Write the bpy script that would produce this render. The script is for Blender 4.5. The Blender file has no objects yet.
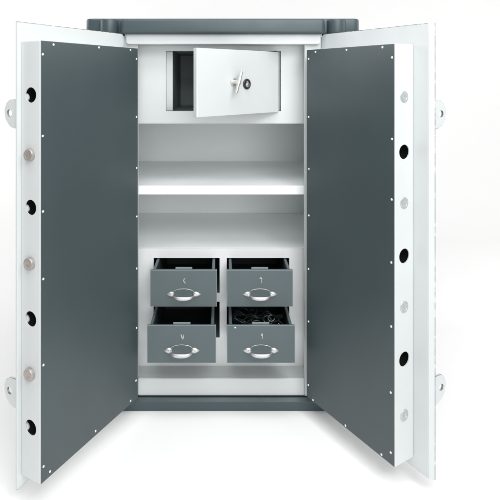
import bpy, bmesh, math, random
from mathutils import Vector, Matrix

random.seed(7)
S = bpy.context.scene
C = S.collection
ZC, F, PX, PY = 1.476, 513.0, 222.0, 78.0      # camera height, focal length (500 px units), principal point
PI = math.pi

# ------------------------------------------------------------------ materials
def new_mat(name):
    m = bpy.data.materials.new(name); m.use_nodes = True
    nt = m.node_tree
    return m, nt, nt.nodes['Principled BSDF']

def paint(name, col, rough=0.35, var=0.06, bump=0.06, bump_scale=420, coat=0.0, smudge=0.12, streak=None, wave=.10):
    """sprayed enamel: orange peel, slight tone drift, uneven gloss"""
    m, nt, b = new_mat(name)
    N, L = nt.nodes, nt.links
    tc = N.new('ShaderNodeTexCoord')
    src = tc.outputs['Object']
    if streak:                                   # draws tone and gloss out along the sheet, imitating streaked reflections
        mg = N.new('ShaderNodeMapping'); mg.inputs['Scale'].default_value = streak
        L.new(src, mg.inputs['Vector']); src = mg.outputs['Vector']
    n1 = N.new('ShaderNodeTexNoise'); n1.inputs['Scale'].default_value = 3.1; n1.inputs['Detail'].default_value = 6
    L.new(src, n1.inputs['Vector'])
    mp = N.new('ShaderNodeMapRange')
    mp.inputs['From Min'].default_value = 0.3; mp.inputs['From Max'].default_value = 0.7
    mp.inputs['To Min'].default_value = 1 - var; mp.inputs['To Max'].default_value = 1 + var
    L.new(n1.outputs['Fac'], mp.inputs['Value'])
    mx = N.new('ShaderNodeVectorMath'); mx.operation = 'SCALE'
    mx.inputs[0].default_value = col
    L.new(mp.outputs['Result'], mx.inputs['Scale'])
    L.new(mx.outputs['Vector'], b.inputs['Base Color'])
    n2 = N.new('ShaderNodeTexNoise'); n2.inputs['Scale'].default_value = 9; n2.inputs['Detail'].default_value = 4
    n2.inputs['Roughness'].default_value = 0.65
    L.new(src, n2.inputs['Vector'])
    mr = N.new('ShaderNodeMapRange')
    mr.inputs['From Min'].default_value = 0.3; mr.inputs['From Max'].default_value = 0.7
    mr.inputs['To Min'].default_value = rough - smudge * 0.5; mr.inputs['To Max'].default_value = rough + smudge
    L.new(n2.outputs['Fac'], mr.inputs['Value']); L.new(mr.outputs['Result'], b.inputs['Roughness'])
    n3 = N.new('ShaderNodeTexNoise'); n3.inputs['Scale'].default_value = bump_scale; n3.inputs['Detail'].default_value = 2
    L.new(tc.outputs['Object'], n3.inputs['Vector'])
    n4 = N.new('ShaderNodeTexNoise'); n4.inputs['Scale'].default_value = 5; n4.inputs['Detail'].default_value = 1
    L.new(src, n4.inputs['Vector'])
    b1 = N.new('ShaderNodeBump'); b1.inputs['Strength'].default_value = bump; b1.inputs['Distance'].default_value = 0.001
    b2 = N.new('ShaderNodeBump'); b2.inputs['Strength'].default_value = wave; b2.inputs['Distance'].default_value = 0.01
    L.new(n4.outputs['Fac'], b2.inputs['Height'])
    L.new(n3.outputs['Fac'], b1.inputs['Height']); L.new(b2.outputs['Normal'], b1.inputs['Normal'])
    if bump or wave: L.new(b1.outputs['Normal'], b.inputs['Normal'])
    b.inputs['Coat Weight'].default_value = coat
    b.inputs['Coat Roughness'].default_value = 0.18
    return m

def metal(name, col, rough, metallic=1.0, scale=120):
    m, nt, b = new_mat(name)
    N, L = nt.nodes, nt.links
    tc = N.new('ShaderNodeTexCoord')
    n = N.new('ShaderNodeTexNoise'); n.inputs['Scale'].default_value = scale; n.inputs['Detail'].default_value = 5
    L.new(tc.outputs['Object'], n.inputs['Vector'])
    mr = N.new('ShaderNodeMapRange'); mr.inputs['To Min'].default_value = rough - .08; mr.inputs['To Max'].default_value = rough + .12
    L.new(n.outputs['Fac'], mr.inputs['Value']); L.new(mr.outputs['Result'], b.inputs['Roughness'])
    mc = N.new('ShaderNodeMapRange'); mc.inputs['To Min'].default_value = .82; mc.inputs['To Max'].default_value = 1.12
    L.new(n.outputs['Fac'], mc.inputs['Value'])
    mx = N.new('ShaderNodeVectorMath'); mx.operation = 'SCALE'; mx.inputs[0].default_value = col
    L.new(mc.outputs['Result'], mx.inputs['Scale']); L.new(mx.outputs['Vector'], b.inputs['Base Color'])
    b.inputs['Metallic'].default_value = metallic
    return m

def chipped(name, paint_col, chip_col, amount=0.5, scale=46):
    """a painted sheet edge whose paint has rubbed off in places"""
    m, nt, b = new_mat(name)
    N, L = nt.nodes, nt.links
    tc = N.new('ShaderNodeTexCoord')
    n = N.new('ShaderNodeTexNoise'); n.inputs['Scale'].default_value = scale; n.inputs['Detail'].default_value = 7
    n.inputs['Roughness'].default_value = 0.7
    L.new(tc.outputs['Object'], n.inputs['Vector'])
    r = N.new('ShaderNodeValToRGB')
    r.color_ramp.elements[0].position = amount - .05; r.color_ramp.elements[0].color = (*chip_col, 1)
    r.color_ramp.elements[1].position = amount + .07; r.color_ramp.elements[1].color = (*paint_col, 1)
    L.new(n.outputs['Fac'], r.inputs['Fac']); L.new(r.outputs['Color'], b.inputs['Base Color'])
    b.inputs['Roughness'].default_value = 0.5
    return m

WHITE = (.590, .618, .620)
M = {}
M['white'] = paint('white_enamel', WHITE, .40, .03, .0, smudge=.16, wave=.06)
M['white_in_lifted'] = paint('white_enamel_brightened_inside', (.855, .878, .88), .32, .02, .0, wave=0, smudge=.04)  # same enamel as outside, coloured paler to brighten the shaded interior
M['edge'] = chipped('worn_white_edge', (.56, .59, .59), (.14, .15, .15), .55)
M['edge_soft'] = chipped('lightly_worn_white_edge', (.46, .48, .48), (.16, .17, .17), .52)
M['panel'] = paint('slate_enamel', (.050, .069, .074), .36, .05, .0, coat=.06, smudge=.06, streak=(1.2, 1.2, .5), wave=0)
M['lug'] = paint('grey_white_primer', (.56, .59, .59), .45, .05, .03, 160)
M['locker_dark'] = paint('dark_grey_locker_enamel', (.115, .145, .145), .5, .1, .0)
M['gap'] = paint('mid_grey_interior_enamel', (.15, .17, .17), .5, .1, .0)
M['drawer'] = paint('grey_enamel', (.082, .110, .118), .45, .06, .03, 160)
M['drawer_edge'] = paint('grey_enamel_rubbed_edge', (.21, .25, .258), .40, .08, .04)
M['cap'] = paint('dark_blue_grey_enamel', (.046, .070, .079), .40, .06, .03, 160, coat=.05)
M['dark'] = paint('dark_interior_enamel', (.034, .046, .048), .5, .10, .05)
M['bore'] = paint('bolt_hole_shade', (.006, .0065, .007), .6, .1, .05)  # near-black colour stands in for the shade inside the hollow bolt holes
M['bolt'] = metal('worn_bolt_steel', (.40, .365, .34), .42, .55)
M['bolt_pale'] = metal('pale_bolt_steel', (.50, .53, .53), .36, .5)
M['chrome'] = metal('bright_plated_metal', (.66, .66, .655), .40, .9)
M['nickel'] = metal('dull_nickel', (.66, .655, .63), .36, .75)
M['tarnished'] = metal('tarnished_ring_steel', (.13, .145, .15), .35, .8)
M['screw'] = metal('white_screw_head', (.84, .86, .85), .3, .2)
M['lock_black'] = metal('black_lock_face', (.03, .03, .03), .3, .2)  # black bezel and slot of the locker lock
M['plastic'] = metal('glossy_black_plastic', (.020, .026, .028), .27, .0)
M['backdrop'] = paint('white_paper', (.93, .93, .925), .9, .004, .0, smudge=.02)

# ------------------------------------------------------------------ mesh helpers
def obj(name, bm, mats, parent=None, smooth=False, angle=40):
    bmesh.ops.recalc_face_normals(bm, faces=bm.faces)
    me = bpy.data.meshes.new(name); bm.to_mesh(me); bm.free()
    if not isinstance(mats, (list, tuple)): mats = [mats]
    for m in mats: me.materials.append(m)
    if smooth:
        for p in me.polygons: p.use_smooth = True
        try: me.set_sharp_from_angle(angle=math.radians(angle))
        except Exception: pass
    o = bpy.data.objects.new(name, me); C.objects.link(o)
    if parent: o.parent = parent
    return o

def empty(name, loc, parent=None, rz=0):
    o = bpy.data.objects.new(name, None); C.objects.link(o)
    o.location = loc; o.rotation_euler = (0, 0, rz); o.empty_display_size = .1
    if parent: o.parent = parent
    return o

def box(bm, x0, x1, y0, y1, z0, z1, bev=0, seg=2, mat=0, bmat=None):
    x0, x1 = sorted((x0, x1)); y0, y1 = sorted((y0, y1)); z0, z1 = sorted((z0, z1))
    t = bmesh.new()
    bmesh.ops.create_cube(t, size=1)
    bmesh.ops.scale(t, vec=(x1 - x0, y1 - y0, z1 - z0), verts=t.verts)
    bmesh.ops.translate(t, vec=((x0 + x1) / 2, (y0 + y1) / 2, (z0 + z1) / 2), verts=t.verts)
    for f in t.faces: f.material_index = mat
    if bev: bmesh.ops.bevel(t, geom=list(t.edges), offset=bev, segments=seg, profile=.5, affect='EDGES',
                            material=(mat if bmat is None else bmat))
    merge(bm, t)

def merge(bm, t):
    me = bpy.data.meshes.new('tmp'); t.to_mesh(me); t.free()
    bm.from_mesh(me); bpy.data.meshes.remove(me)

def prism(bm, pts, axis, a, b, bev=0, seg=2, mat=0, bmat=None):
    """pts: 2-D outline; axis: the extrusion axis ('x','y','z'), from a to b"""
    t = bmesh.new()
    def v3(p, d):
        if axis == 'z': return (p[0], p[1], d)
        if axis == 'y': return (p[0], d, p[1])
        return (d, p[0], p[1])
    lo = [t.verts.new(v3(p, a)) for p in pts]; hi = [t.verts.new(v3(p, b)) for p in pts]
    n = len(pts)
    fl = [t.faces.new(lo), t.faces.new(hi[::-1])]
    for i in range(n): t.faces.new((lo[i], lo[(i + 1) % n], hi[(i + 1) % n], hi[i]))
    for f in t.faces: f.material_index = mat
    bmesh.ops.recalc_face_normals(t, faces=t.faces)
    if bev:
        es = set()
        for f in fl: es.update(f.edges)
        es.update(e for e in t.edges if len(e.link_faces) == 2 and e.calc_face_angle(0) > .6)
        bmesh.ops.bevel(t, geom=list(es), offset=bev, segments=seg, profile=.5, affect='EDGES',
                        material=(mat if bmat is None else bmat))
    merge(bm, t)

def cyl(bm, p0, p1, r0, r1=None, n=32, bev=0, mat=0):
    r1 = r0 if r1 is None else r1
    p0, p1 = Vector(p0), Vector(p1); d = p1 - p0
    t = bmesh.new()
    bmesh.ops.create_cone(t, cap_ends=True, segments=n, radius1=r0, radius2=r1, depth=d.length)
    if bev:
        es = [e for e in t.edges if any(len(f.verts) > 4 for f in e.link_faces)]
        bmesh.ops.bevel(t, geom=es, offset=bev, segments=3, profile=.5, affect='EDGES')
    q = Vector((0, 0, 1)).rotation_difference(d.normalized())
    bmesh.ops.transform(t, matrix=Matrix.Translation((p0 + p1) / 2) @ q.to_matrix().to_4x4(), verts=t.verts)
    for f in t.faces: f.material_index = mat
    merge(bm, t)

def tube(bm, pts, radii, n=12, mat=0, flat=None, closed=False, up=(0, 0, 1)):
    """swept tube along pts; flat=(su,sv) squashes the section"""
    P = [Vector(p) for p in pts]; m = len(P)
    if not isinstance(radii, (list, tuple)): radii = [radii] * m
    rings = []; up = Vector(up)
    for i, p in enumerate(P):
        a, b = (P[i - 1], P[(i + 1) % m]) if closed else (P[max(i - 1, 0)], P[min(i + 1, m - 1)])
        d = (b - a).normalized()
        u = d.cross(up)
        if u.length < 1e-3: u = d.cross(Vector((0, 1, .1)))
        u.normalize(); v = u.cross(d).normalized()
        su, sv = flat or (1, 1)
        rings.append([bm.verts.new(p + u * math.cos(k / n * 2 * PI) * radii[i] * su + v * math.sin(k / n * 2 * PI) * radii[i] * sv) for k in range(n)])
    fs = []
    for i in range(m if closed else m - 1):
        A, B = rings[i], rings[(i + 1) % m]
        for k in range(n): fs.append(bm.faces.new((A[k], A[(k + 1) % n], B[(k + 1) % n], B[k])))
    if not closed: fs += [bm.faces.new(rings[0][::-1]), bm.faces.new(rings[-1])]
    for f in fs: f.material_index = mat

def lathe(bm, prof, origin, axis, n=28, squash=None, mat=0):
    """prof: (distance along axis, radius) list"""
    t = bmesh.new(); rings = []
    for h, r in prof:
        if r < 1e-6: rings.append([t.verts.new((0, 0, h))])
        else: rings.append([t.verts.new((math.cos(k / n * 2 * PI) * r, math.sin(k / n * 2 * PI) * r, h)) for k in range(n)])
    for A, B in zip(rings, rings[1:]):
        for k in range(n):
            a = [A[0]] if len(A) == 1 else [A[k], A[(k + 1) % n]]
            b = [B[0]] if len(B) == 1 else [B[(k + 1) % n], B[k]]
            if len(a) + len(b) >= 3: t.faces.new(a + b)
    if len(rings[0]) > 1: t.faces.new(rings[0])
    if len(rings[-1]) > 1: t.faces.new(rings[-1])
    q = Vector((0, 0, 1)).rotation_difference(Vector(axis).normalized())
    bmesh.ops.transform(t, matrix=q.to_matrix().to_4x4(), verts=t.verts)
    if squash: bmesh.ops.scale(t, vec=squash, verts=t.verts)
    bmesh.ops.translate(t, vec=origin, verts=t.verts)
    for f in t.faces: f.material_index = mat
    merge(bm, t)

def rounded(x0, x1, z0, z1, r, corners='abcd', n=6):
    """rectangle outline; r on the chosen corners: a=(x0,z0) b=(x1,z0) c=(x1,z1) d=(x0,z1)"""
    out = []
    for key, cx, cz, a0, px, pz in (('a', x0 + r, z0 + r, PI, x0, z0), ('b', x1 - r, z0 + r, 1.5 * PI, x1, z0),
                                    ('c', x1 - r, z1 - r, 0, x1, z1), ('d', x0 + r, z1 - r, .5 * PI, x0, z1)):
        if key in corners:
            for k in range(n + 1):
                a = a0 + k / n * PI / 2
                out.append((cx + r * math.cos(a), cz + r * math.sin(a)))
        else: out.append((px, pz))
    return out

def apply_bool(o, cutters, material_mode='TRANSFER'):
    for c in cutters:
        md = o.modifiers.new('cut', 'BOOLEAN'); md.object = c; md.operation = 'DIFFERENCE'; md.solver = 'EXACT'
        md.material_mode = material_mode
    dg = bpy.context.evaluated_depsgraph_get()
    me = bpy.data.meshes.new_from_object(o.evaluated_get(dg), depsgraph=dg)
    o.modifiers.clear(); old = o.data; o.data = me; bpy.data.meshes.remove(old)
    me.name = o.name
    for c in cutters:
        cm = c.data; bpy.data.objects.remove(c); bpy.data.meshes.remove(cm)

def W(bm, y0):
    """world (camera-depth) coordinates -> local to the safe's Empty"""
    bmesh.ops.translate(bm, vec=(0, -y0, 0), verts=bm.verts)
    return bm

# ------------------------------------------------------------------ the setting: a white paper sweep
bm = bmesh.new()
prof = [(-7, 0), (4.6, 0)]
for k in range(1, 17):
    a = k / 16 * PI / 2
    prof.append((4.6 + 1.6 * math.sin(a), 1.6 - 1.6 * math.cos(a)))
prof += [(6.2, 9)]
L_, R_ = [], []
for y, z in prof:
    L_.append(bm.verts.new((-11, y, z))); R_.append(bm.verts.new((11, y, z)))
for i in range(len(prof) - 1): bm.faces.new((L_[i], R_[i], R_[i + 1], L_[i + 1]))
sweep = obj('backdrop', bm, M['backdrop'], smooth=True, angle=80)
for p in sweep.data.polygons: p.flip() if p.normal.z < -.01 or p.normal.y > .5 else None
sweep['kind'] = 'structure'

# ------------------------------------------------------------------ the safe
Y0 = 2.295
safe = empty('double_door_safe', (0, Y0, 0))
safe['label'] = 'tall grey and white steel safe with both doors swung open and four drawers'
safe['category'] = 'safe'
def fin(name, bm, mats, smooth=False, angle=40): return obj(name, W(bm, Y0), mats, safe, smooth, angle)
def z_(r): return ZC + r

# body: walls of the strongbox, open at the front
bm = bmesh.new()
WO, WI, YF, YB = .580, .502, 2.318, 3.10
box(bm, -WO, -WI, YF, YB, .050, z_(.192), .006)
box(bm, WI, WO, YF, YB, .050, z_(.192), .006)
box(bm, -WI, WI, 3.024, YB - .002, .052, z_(.190))
box(bm, -WI, WI, 2.362, 3.022, z_(.156), z_(.190))
box(bm, -WI, WI, YF + .004, 3.022, .052, .075)
fin('body', bm, M['cap'])

# interior lining
bm = bmesh.new()
box(bm, -.500, .500, 3.014, 3.022, .078, z_(.152))
box(bm, -.500, -.494, 2.330, 3.012, .078, z_(.152))
box(bm, .494, .500, 2.330, 3.012, .078, z_(.152))
box(bm, -.492, .492, 2.368, 3.012, z_(.146), z_(.152))
box(bm, -.492, .492, 2.330, 3.012, .078, .084)
fin('interior_lining', bm, M['white_in_lifted'])

# cap
bm = bmesh.new()
CT, CB = z_(.264), z_(.196)
prism(bm, rounded(-.612, .618, 2.292, 3.13, .03, 'abcd'), 'z', CB, z_(.2662), .009, 3)
prism(bm, rounded(-.446, .452, 2.244, 2.290, .018, 'ab'), 'z', CB - .002, z_(.2605), .011, 3)
for sx in (-.503, .510):
    cyl(bm, (sx, 2.2905, CB - .001), (sx, 2.2905, z_(.2607)), .041, n=40, bev=.007)
fin('cap', bm, M['cap'], True, 50)

# plinth
bm = bmesh.new()
prof = [(2.272, .0), (2.272, .0415), (2.284, .0535), (2.2885, .0535), (2.2885, .0)]
prism(bm, prof, 'x', -.575, .575, .002, 2)
box(bm, -.57, .57, 2.289, 3.09, .0, .048)
fin('plinth', bm, M['cap'])

# front frame with its sill and ledge
bm = bmesh.new()
FI, FL = .3690, .3765
box(bm, -WO + .002, -FL, 2.295, 2.316, .052, z_(.188), .003)
box(bm, FI, WO - .002, 2.295, 2.316, .052, z_(.188), .003)
box(bm, -FL - .05, FI + .05, 2.3165, 2.359, z_(.150), z_(.188))
box(bm, -FL, FI, 2.296, 2.3162, z_(.150), z_(.188))
box(bm, -FL, FI, 2.296, 2.312, .053, .131, .005, 3)          # sill board
box(bm, -FL, FI, 2.3122, 2.3168, .112, .1302)                # ledge behind it
box(bm, -.493, .493, 2.3170, 2.398, .086, .1300)
fin('front_frame', bm, M['white'])
bm = bmesh.new()
prism(bm, rounded(-.4255, .437, z_(.1495), z_(.1945), .014, 'ab'), 'y', 2.272, 2.292, .003, 2)
box(bm, -.432, .443, 2.280, 2.292, z_(.183), z_(.195))
fin('header_trim', bm, M['white'])

# shelf
bm = bmesh.new()
prism(bm, [(2.322, z_(-.527)), (2.322, z_(-.491)), (2.325, z_(-.488)), (3.010, z_(-.488)), (3.010, z_(-.492)), (2.328, z_(-.492)), (2.328, z_(-.527))],
      'x', -.490, .490)
fin('shelf', bm, M['white_in_lifted'])

# locker box under the header
bm = bmesh.new()
LX0, LX1, LZ0, LZ1 = -.2576, .2714, z_(-.152), z_(.124)
for a in ((-.49, LX0, z_(-.205), z_(.1495)), (LX1, .49, z_(-.205), z_(.1495)), (LX0, LX1, LZ1, z_(.1495)), (LX0, LX1, z_(-.205), LZ0)):
    box(bm, a[0], a[1], 2.360, 2.364, a[2], a[3])
box(bm, -.49, .49, 2.3642, 3.008, z_(-.209), z_(-.203))       # underside
box(bm, -.49, .49, 2.3600, 2.3640, z_(-.2095), z_(-.2052))
box(bm, LX0, -.2300, 2.392, 2.396, LZ0, LZ1)                  # rebate the bolt closes into
box(bm, LX0 - .004, LX0, 2.3642, 2.397, LZ0, LZ1)
box(bm, LX1, LX1 + .004, 2.3642, 2.392, LZ0, LZ1)
box(bm, .2540, LX1 + .004, 2.3925, 2.3965, LZ0, LZ1)
fin('locker', bm, M['white'])
bm = bmesh.new()
box(bm, -.262, -.2305, 2.398, 2.85, LZ0 - .01, LZ1 + .01)
box(bm, .279, .284, 2.366, 2.85, LZ0 - .01, LZ1 + .01)
box(bm, -.262, .284, 2.851, 2.856, LZ0 - .01, LZ1 + .01)
box(bm, -.229, .278, 2.366, 2.85, LZ1 + .0005, LZ1 + .006)
box(bm, -.229, .278, 2.366, 2.85, LZ0 - .006, LZ0 - .0005)
fin('locker_lining', bm, M['locker_dark'])

# locker door
hx, hy = .266, 2.3585
ldir = Vector((-.742, -.671, 0)).normalized()
ld_rot = math.atan2(ldir.y, ldir.x)
bm = bmesh.new()
H0, H1, LL = z_(-.150), z_(.1195), .492          # local: x along the door, +y = outer face (towards the camera side)
nrm = Matrix.Rotation(ld_rot, 3, 'Z') @ Vector((0, 1, 0))
sg = 1 if nrm.y < 0 else -1
prof = [(.0, -.020), (.0, -.010), (.004, -.003), (.012, 0), (LL - .003, 0), (LL, -.003), (LL, -.022), (LL - .004, -.022), (LL - .004, -.005), (.012, -.005), (.006, -.012), (.006, -.020)]
prism(bm, [(x, y * sg) for x, y in prof], 'z', H0 - .006, H1, .0012, 2)
box(bm, .05, LL - .005, -.0052 * sg, -.021 * sg, H1 - .004, H1 - .001)
box(bm, .05, LL - .005, -.0052 * sg, -.021 * sg, H0 - .005, H0 - .002)
ldoor = obj('locker_door', bm, M['white'], safe)
ldoor.location = (hx, hy - Y0, 0); ldoor.rotation_euler = (0, 0, ld_rot)
ldoor['label'] = 'small white locker door hanging half open'
bm = bmesh.new()                                  # T handle
hc = Vector((.294, 0, z_(-.017)))
cyl(bm, hc + Vector((0, .001 * sg, 0)), hc + Vector((0, .006 * sg, 0)), .017, bev=.002)
cyl(bm, hc + Vector((0, .005 * sg, 0)), hc + Vector((0, .036 * sg, 0)), .0095, .0085)
lean = Vector((-.0165, 0, .046))
a, b = hc + Vector((0, .034 * sg, 0)) + lean, hc + Vector((0, .034 * sg, 0)) - lean
tube(bm, [a, a.lerp(b, .06), a.lerp(b, .3), a.lerp(b, .5), a.lerp(b, .7), a.lerp(b, .94), b], [.0045, .0068, .0062, .0105, .0062, .0068, .0045], 16)
obj('handle', bm, M['nickel'], ldoor, True, 60)
bm = bmesh.new()                                  # lock
lc = Vector((.216, 0, z_(-.026)))
lathe(bm, [(.0008, .0225), (.004, .0225), (.0065, .0195), (.0065, .0165), (.0045, .0160), (.0045, .0)], lc, (0, sg, 0), 40, mat=0)
lathe(bm, [(.0046, .0052), (.0075, .0046), (.0088, .0)], lc + Vector((0, 0, .0085)), (0, sg, 0), 20, mat=1)
lathe(bm, [(.0046, .0105), (.0080, .0095), (.0100, .0060), (.0104, .0)], lc + Vector((-.001, 0, -.0045)), (0, sg, 0), 24, mat=1)
box(bm, lc.x - .0012, lc.x + .0012, .0098 * sg, .0112 * sg, lc.z - .010, lc.z + .001, 0, mat=0)
obj('lock', bm, [M['lock_black'], M['nickel']], ldoor, True)

# drawer cabinet
bm = bmesh.new()
CY = 2.400
cols = [(-.3200, -.0110), (.0225, .3145)]
rows = [(z_(-1.006), z_(-.842)), (z_(-1.2145), z_(-1.046))]
ZT, ZB = z_(-.795), .108
xs = [-.492, cols[0][0], cols[0][1], cols[1][0], cols[1][1], .492]
for i in range(0, 5, 2): box(bm, xs[i], xs[i + 1], CY, CY + .004, ZB, ZT - .0045)
for c in cols:
    zs = [ZB, rows[1][0], rows[1][1], rows[0][0], rows[0][1], ZT - .0045]
    for i in range(0, 6, 2): box(bm, c[0], c[1], CY, CY + .004, zs[i], zs[i + 1])
box(bm, -.492, .492, CY, 3.010, ZT - .004, ZT, .0015)
fin('drawer_cabinet', bm, M['white_in_lifted'])
bm = bmesh.new()
for c in cols:
    x0, x1 = c[0] - .003, c[1] + .003
    box(bm, x0 - .003, x0, CY + .006, 2.95, rows[1][0], rows[0][1])
    box(bm, x1, x1 + .003, CY + .006, 2.95, rows[1][0], rows[0][1])
    box(bm, x0, x1, 2.952, 2.956, rows[1][0], rows[0][1])
    for r in rows:
        box(bm, x0, x1, CY + .006, 2.95, r[1] + .003, r[1] + .006)
        box(bm, x0, x1, CY + .006, 2.95, r[0] - .006, r[0] - .003)
fin('cabinet_lining', bm, M['gap'])

# drawers -----------------------------------------------------------
def strokes(kind):
    return {'hook': [[(.003, .015), (-.004, .008), (-.006, 0), (-.001, -.006), (.004, -.012), (.003, -.016)]],
            'seven': [[(-.008, .012), (-.001, .016), (.006, .012), (.005, .002), (.001, -.014)]],
            'vee': [[(-.010, .014), (-.004, -.004), (.001, -.014)], [(.001, -.014), (.005, .000), (.008, .012)]],
            'one': [[(-.006, .006), (.001, .015), (.002, .002), (.001, -.014)]]}[kind]

def make_drawer(x0, x1, yf, zb, zt, mark, label):
    d = bmesh.new()
    cx = (x0 + x1) / 2; w = (x1 - x0) / 2; h = zt - zb
    # front panel as a folded tray: face, rim on top
    box(d, -w, w, 0, .0125, 0, h, .0018, 2, 0, 1)
    o = obj('drawer', d, [M['drawer'], M['drawer_edge']], safe)
    o.location = (cx, yf - Y0, zb); o['label'] = label
    b = bmesh.new()
    box(b, -w + .010, -w + .022, .0127, .50, .004, h - .004, .0015)
    obj('side_panel', b, M['drawer'], o)
    b = bmesh.new()
    box(b, w - .022, w - .010, .0127, .50, .004, h - .004, .0015)
    obj('side_panel', b, M['drawer'], o)
    b = bmesh.new()
    box(b, -w + .0222, w - .0222, .0127, .50, .006, .010)
    box(b, -w + .0222, w - .0222, .490, .498, .0102, h - .02)
    box(b, -w + .0222, -w + .0232, .0135, .489, .0102, h - .012)
    box(b, w - .0232, w - .0222, .0135, .489, .0102, h - .012)
    box(b, -w + .0234, w - .0234, .0127, .0135, .0102, h - .006)
    obj('tray', b, M['dark'], o)
    b = bmesh.new()
    box(b, -.037, .037, .0128, .018, h - .05, h + .0065, .0015)
    obj('latch_tab', b, M['drawer_edge'], o)
    # bail handle
    hz = h * .345
    b = bmesh.new()
    for s in (-1, 1):
        pr = [(-.014, 0), (-.0125, .007), (-.008, .0118), (-.001, .0142), (.006, .0138), (.013, .0110), (.019, .0072), (.0235, .0035), (.0258, .0012), (.0262, 0)]
        lathe(b, pr, (s * .052, -.002, hz), (s, 0, 0), 24, (.93, .55, .85))
        cyl(b, (s * .050, -.002, hz), (s * .050, -.014, hz), .0075, .006, 20, .001)
    P, R = [], []
    for k in range(25):
        u = -1 + 2 * k / 24
        a = abs(u)
        P.append((u * .048, -.011 - .023 * (1 - a ** 4.0) ** .8, hz - .003 - .005 * (1 - a ** 2)))
        R.append(.0030 + .0034 * (1 - a ** 2.0))
    tube(b, P, R, 16, flat=(.7, 1.35))
    A = [(-.046 * math.cos(k / 24 * PI), -.0012, hz + .004 + .019 * math.sin(k / 24 * PI) ** .85) for k in range(25)]
    tube(b, A, .0011, 8)
    obj('handle', b, M['chrome'], o, True, 60)
    b = bmesh.new()
    for st in strokes(mark):
        pts = []
        for i in range(len(st) - 1):             # smooth curve through the stroke points
            p0, p1, p2, p3 = (Vector(st[max(0, min(len(st) - 1, i + k))]) for k in (-1, 0, 1, 2))
            for q in range(6):
                t = q / 6
                pts.append(.5 * (2 * p1 + (p2 - p0) * t + (2 * p0 - 5 * p1 + 4 * p2 - p3) * t * t + (3 * p1 - p0 - 3 * p2 + p3) * t ** 3))
        pts.append(Vector(st[-1]))
        n = len(pts)
        tube(b, [(p.x * .68 + .004, -.0006, h * .705 + p.y * .78) for p in pts],
             [.0030 - .0014 * abs(2 * i / (n - 1) - .7) for i in range(n)], 10, up=(0, 1, 0))
    obj('keyhole_glint', b, M['nickel'], o, True, 60)  # raised strokes shaped to imitate the glints at the keyholes
    return o

dr = [(-.3145, -.0222, 2.25, -1.003, -.842, 'hook', 'upper drawer beside the left door, pulled part way out'),
      (.0219, .3110, 2.25, -1.003, -.842, 'seven', 'upper drawer beside the right door, pulled part way out'),
      (-.3180, -.0255, 2.18, -1.2115, -1.052, 'vee', 'lower drawer beside the left door, pulled further out and empty'),
      (.0212, .3102, 2.18, -1.2115, -1.052, 'one', 'lower drawer beside the right door, pulled further out and holding dark clutter')]
drawers = [make_drawer(a, b, y, z_(c), z_(d), k, l) for a, b, y, c, d, k, l in dr]
bm = bmesh.new()
lathe(bm, [(0, .0032), (.0012, .003), (.002, 0)], (-.1095, -.0002, .151), (0, -1, 0), 16)
obj('rivet', bm, M['screw'], drawers[3], True)

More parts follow.
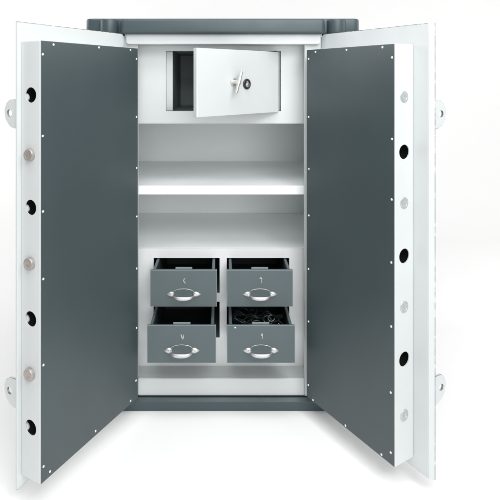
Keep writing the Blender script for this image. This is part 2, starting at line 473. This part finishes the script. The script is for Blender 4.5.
# ------------------------------------------------------------------ the doors
def make_door(side, hinge, theta, length, depth, zb, zt, p_hinge, p_free, holes, bolts, bolts_out, lugs, screws, label):
    m = 1 if side == 'r' else -1                 # local y = m * depth away from the slate panel
    th = math.radians(theta)
    d = (m * math.sin(th), -math.cos(th))
    rz = math.atan2(d[1], d[0])
    D = lambda v: m * v
    pb, pt = 1.476 - 1.4155, z_(.1945)
    # body: bolt box
    bm = bmesh.new()
    box(bm, 0, length, D(.0022), D(depth), zb, zt, .003, 2)
    door = obj('door', bm, [M['white'], M['bore']])
    cut = []
    yc = D(depth * .5)
    for z in holes:
        c = bmesh.new(); cyl(c, (length - .0042, yc, z), (length + .02, yc, z), .0262, n=48, mat=0)
        cut.append(obj('cutter', c, [M['white'], M['bore']]))
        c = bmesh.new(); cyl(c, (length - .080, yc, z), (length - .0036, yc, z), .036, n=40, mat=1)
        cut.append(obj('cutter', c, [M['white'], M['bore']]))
    bpy.context.view_layer.update()
    apply_bool(door, cut)
    door.parent = safe
    door.location = (hinge[0], hinge[1] - Y0, 0); door.rotation_euler = (0, 0, rz)
    door['label'] = label
    # outer plate
    b = bmesh.new()
    pw = p_free
    xs0, xs1 = -p_hinge, length + pw
    prism(b, rounded(xs0, xs1, pb, pt, .016, 'ad'), 'y', D(depth + .0005), D(depth + .0105), .0022, 2, 0, 1)
    if side == 'r':                              # folded-back outer strip
        ph = math.radians(40); s = .0235
        ux, uy = math.cos(ph), math.sin(ph)
        q = [(xs1 + .0003, depth + .0005), (xs1 + ux * s, depth + .0005 + uy * s),
             (xs1 + ux * s - uy * .009, depth + uy * s + ux * .009), (xs1 - .004, depth + .0103)]
        prism(b, [(x, D(y)) for x, y in q], 'z', pb - .0005, pt + .0005, .0022, 2, 0, 1)
        lug_x, lug_y = xs1 + ux * s - .006, depth + .006 + uy * s
    else:
        lug_x, lug_y = xs1 - .004, depth + .0105
    lim = xs1 - .004 if side == 'r' else 9
    for f in b.faces:                            # the paint is only rubbed off on the outline
        c = f.calc_center_median()
        if f.material_index == 1 and (lim < c.x < xs1 + .012 or (side == 'l' and c.x > xs1 - .01 and pb + .05 < c.z < pt - .05)): f.material_index = 0
    obj('outer_plate', b, [M['white'], M['edge']], door)
    # slate panel
    b = bmesh.new()
    box(b, .0015, length - .0025, D(0), D(.002), zb + .001, zt - .001, .0006, 1)
    obj('panel', b, M['panel'], door)
    # screws
    for x, z in screws:
        b = bmesh.new()
        lathe(b, [(0, .0044), (.0010, .0042), (.0020, .0030), (.0026, .0)], (x, D(-.0001), z), (0, -m, 0), 16)
        obj('screw', b, M['screw'], door, True)
    for z in bolts:
        b = bmesh.new()
        L0, L1 = length + .0004, length + bolts_out
        rb = .0212
        lathe(b, [(0, rb), (L1 - L0 - .003, rb), (L1 - L0 - .0008, rb - .0012), (L1 - L0, rb - .003), (L1 - L0, rb * .62), (L1 - L0 - .0009, rb * .58), (L1 - L0 - .0009, .004), (L1 - L0 - .003, .0)],
              (L0, yc, z), (1, 0, 0), 40)
        obj('bolt', b, M['bolt'] if side == 'l' else M['bolt_pale'], door, True, 35)
    if side == 'l':
        for z in holes:                          # end of the locking bar seen inside the hole
            b = bmesh.new()
            cyl(b, (length - .0125, yc + D(.0335), z - .010), (length - .0045, yc + D(.0335), z - .010), .0155, n=28, bev=.0015)
            obj('locking_bar', b, M['white'], door, True)
    # lifting lugs
    for z in lugs:
        b = bmesh.new()
        w, hh = .060, .050
        pts = [(lug_y - .002, z - hh), (lug_y + w * .30, z - hh), (lug_y + w * .62, z - hh * .82), (lug_y + w * .90, z - hh * .42), (lug_y + w, z - hh * .02),
               (lug_y + w, z + hh * .34), (lug_y + w * .84, z + hh * .74), (lug_y + w * .58, z + hh * .97), (lug_y + w * .30, z + hh), (lug_y - .002, z + hh)]
        prism(b, [(D(y), zz) for y, zz in pts], 'x', lug_x - .008, lug_x, .0015, 2, 0, 1)
        o = obj('lug', b, [M['lug'], M['edge_soft']], door)
        c = bmesh.new(); yy = D(lug_y + w * .58)
        cyl(c, (lug_x - .05, yy, z + .002), (lug_x + .05, yy, z + .002), .0125, n=28, mat=0)
        co = obj('cutter', c, [M['edge_soft']]); co.parent = door
        bpy.context.view_layer.update()
        apply_bool(o, [co])
    return door

def along(px, hinge, theta, m):
    """distance from the hinge edge at which the door panel passes image column px"""
    th = math.radians(theta); dx, dy = m * math.sin(th), -math.cos(th); k = (px - PX) / F
    return (k * hinge[1] - hinge[0]) / (dx - k * dy)

def zrel(py, s, hinge, theta):
    return z_(-(py - PY) / F * (hinge[1] - math.cos(math.radians(theta)) * s))

HL, TL = (-.3605, 2.202), 28.0
HR, TR = (.3659, 2.2208), 31.0
sl = []
for px, py in ((42.8, 54.3), (42.8, 136), (43, 211.5), (43.3, 279), (43.4, 365), (43.5, 466.5), (53.5, 44.6), (99, 47.5), (130.5, 50),
               (136.4, 59), (136.4, 117), (136.6, 168), (136.8, 216.5), (136.6, 268.5), (136.5, 328), (136, 380.5), (130.5, 400.8), (95.5, 431), (50, 471.5)):
    s = along(px, HL, TL, -1); sl.append((s, zrel(py, s, HL, TL)))
sr = []
for px, py in ((392, 57.5), (392, 139), (391.7, 199.5), (391.3, 262.5), (391.2, 326.5), (390.7, 392.5), (390.7, 452.5), (315.5, 52), (346.5, 50), (382.5, 47.3),
               (308.6, 59), (308.6, 117), (308.8, 169), (308.8, 215.5), (308.5, 269), (308.5, 321.5), (308.3, 385), (313, 400), (345.5, 425.5), (381.5, 454.5)):
    s = along(px, HR, TR, 1); sr.append((s, zrel(py, s, HR, TR)))

dl = make_door('l', HL, TL, .535, .094, z_(-1.3725), z_(.1275), .023, .015,
               [z_(v) for v in (-.058, -.442, -.823, -1.194)], [z_(v) for v in (-.262, -.633, -1.010)], .014,
               [z_(-.124), z_(-1.090)], sl, 'left door leaf with round bolts standing out of its edge')
dr_ = make_door('r', HR, TR, .475, .100, z_(-1.3783), z_(.122), .016, .062,
                [z_(v) for v in (-.265, -.638, -1.008)], [z_(v) for v in (-.068, -.448, -.821, -1.209)], .0025,
                [z_(-.13), z_(-1.106)], sr, 'right door leaf with a wide overlapping edge strip')

# hinge pins joining doors and body
for sx, y in ((-.458, 2.286), (.462, 2.288)):
    for zz in (.32, 1.20):
        bm = bmesh.new()
        cyl(bm, (sx, y, zz), (sx, y, zz + .12), .016, n=24, bev=.002)
        fin('hinge', bm, M['cap'], True)

# ------------------------------------------------------------------ clutter in the lower drawer
bm = bmesh.new()
bx, by, bz = .166, 2.285, z_(-1.183)
for i in range(15):
    cx, cy, cz = random.uniform(-.085, .085), random.uniform(-.02, .12), random.uniform(.012, .095)
    rx, ry, tilt, ph = random.uniform(.02, .05), random.uniform(.015, .04), random.uniform(-.6, .6), random.uniform(0, 6.28)
    pts = []
    for k in range(30):
        a = k / 30 * 2 * PI
        x, y = rx * math.cos(a), ry * math.sin(a)
        pts.append((cx + x * math.cos(ph) - y * math.sin(ph), cy + x * math.sin(ph) + y * math.cos(ph), cz + tilt * y + .006 * math.sin(3 * a)))
    pts = [(max(-.118, min(.118, x)), max(-.10, min(.16, y)), max(.004, z)) for x, y, z in pts]
    tube(bm, pts, random.uniform(.003, .0055), 8, closed=True)
for i in range(7):
    y0, zt = random.uniform(.03, .14), random.uniform(.085, .115)
    pts = [(-.11 + .22 * k / 16, y0 + .02 * math.sin(k * .7 + i), zt - .03 * (k / 16) * (i % 3) + .006 * math.sin(k * 1.3 + i * 2)) for k in range(17)]
    tube(bm, pts, random.uniform(.003, .006), 8)
for cx, cy, cz, r, tilt, a0 in ((.010, -.055, .098, .017, .9, .6), (.072, -.050, .098, .016, 1.1, 2.4), (.052, -.01, .118, .014, .7, 1.2)):
    pts = [(cx + r * math.cos(a0 + k / 22 * 5.0), cy + r * math.sin(a0 + k / 22 * 5.0) * math.cos(tilt), cz + r * math.sin(a0 + k / 22 * 5.0) * math.sin(tilt)) for k in range(23)]
    tube(bm, pts, .0030, 10, mat=1)
clutter = obj('cable_tangle', bm, [M['plastic'], M['tarnished']], None, True, 80)
clutter.location = (bx, by, bz)
clutter['label'] = 'tangle of shiny black cables and rings lying in the lower right drawer'
clutter['category'] = 'cables'

# ------------------------------------------------------------------ camera
cam = bpy.data.cameras.new('camera'); co = bpy.data.objects.new('camera', cam); C.objects.link(co)
co.location = (0, 0, ZC); co.rotation_euler = (PI / 2, 0, 0)
cam.sensor_width = 36; cam.lens = 36 * F / 500
cam.shift_x = (250 - PX) / 500; cam.shift_y = -(250 - PY) / 500
cam.clip_start = .05; cam.clip_end = 100
S.camera = co

# ------------------------------------------------------------------ light: studio dome, softboxes and added unseen lamps
w = bpy.data.worlds.new('World'); S.world = w; w.use_nodes = True
bg = w.node_tree.nodes['Background']; bg.inputs['Color'].default_value = (1, 1, 1, 1); bg.inputs['Strength'].default_value = .20
def area(name, loc, target, sx, sy, power, col=(1, 1, 1)):
    l = bpy.data.lights.new(name, 'AREA'); l.shape = 'RECTANGLE'; l.size = sx; l.size_y = sy; l.energy = power; l.color = col
    o = bpy.data.objects.new(name, l); C.objects.link(o); o.location = loc
    o.rotation_euler = (Vector(target) - Vector(loc)).to_track_quat('-Z', 'Y').to_euler()
    return o
area('key_softbox', (2.2, -.6, 3.7), (0, 2.3, .9), 1.8, 1.4, 33)
area('front_softbox', (.7, -.5, 3.0), (0, 2.5, .7), 2.4, 1.2, 54)
area('added_fill_light', (.8, -2.2, 1.7), (0, 2.6, .8), 2.4, 1.8, 64)  # unseen lamp added near the camera to lift the interior back walls
area('added_top_light', (0, .8, 4.4), (0, 1.8, 0), 3.5, 2.0, 112)  # unseen overhead lamp, added to push the floor towards white
for sx in (-1, 1):
    area('added_backdrop_light', (sx * 4.6, 3.0, 2.6), (sx * .6, 6.0, 1.0), 1.2, 2.4, 56 if sx > 0 else 90)  # unseen side lamps added to whiten the sweep behind the safe
S.view_settings.view_transform = 'Standard'; S.view_settings.look = 'None'
S.view_settings.exposure = 0; S.view_settings.gamma = 1
S.cycles.max_bounces = 10; S.cycles.diffuse_bounces = 6
S.cycles.use_denoising = True
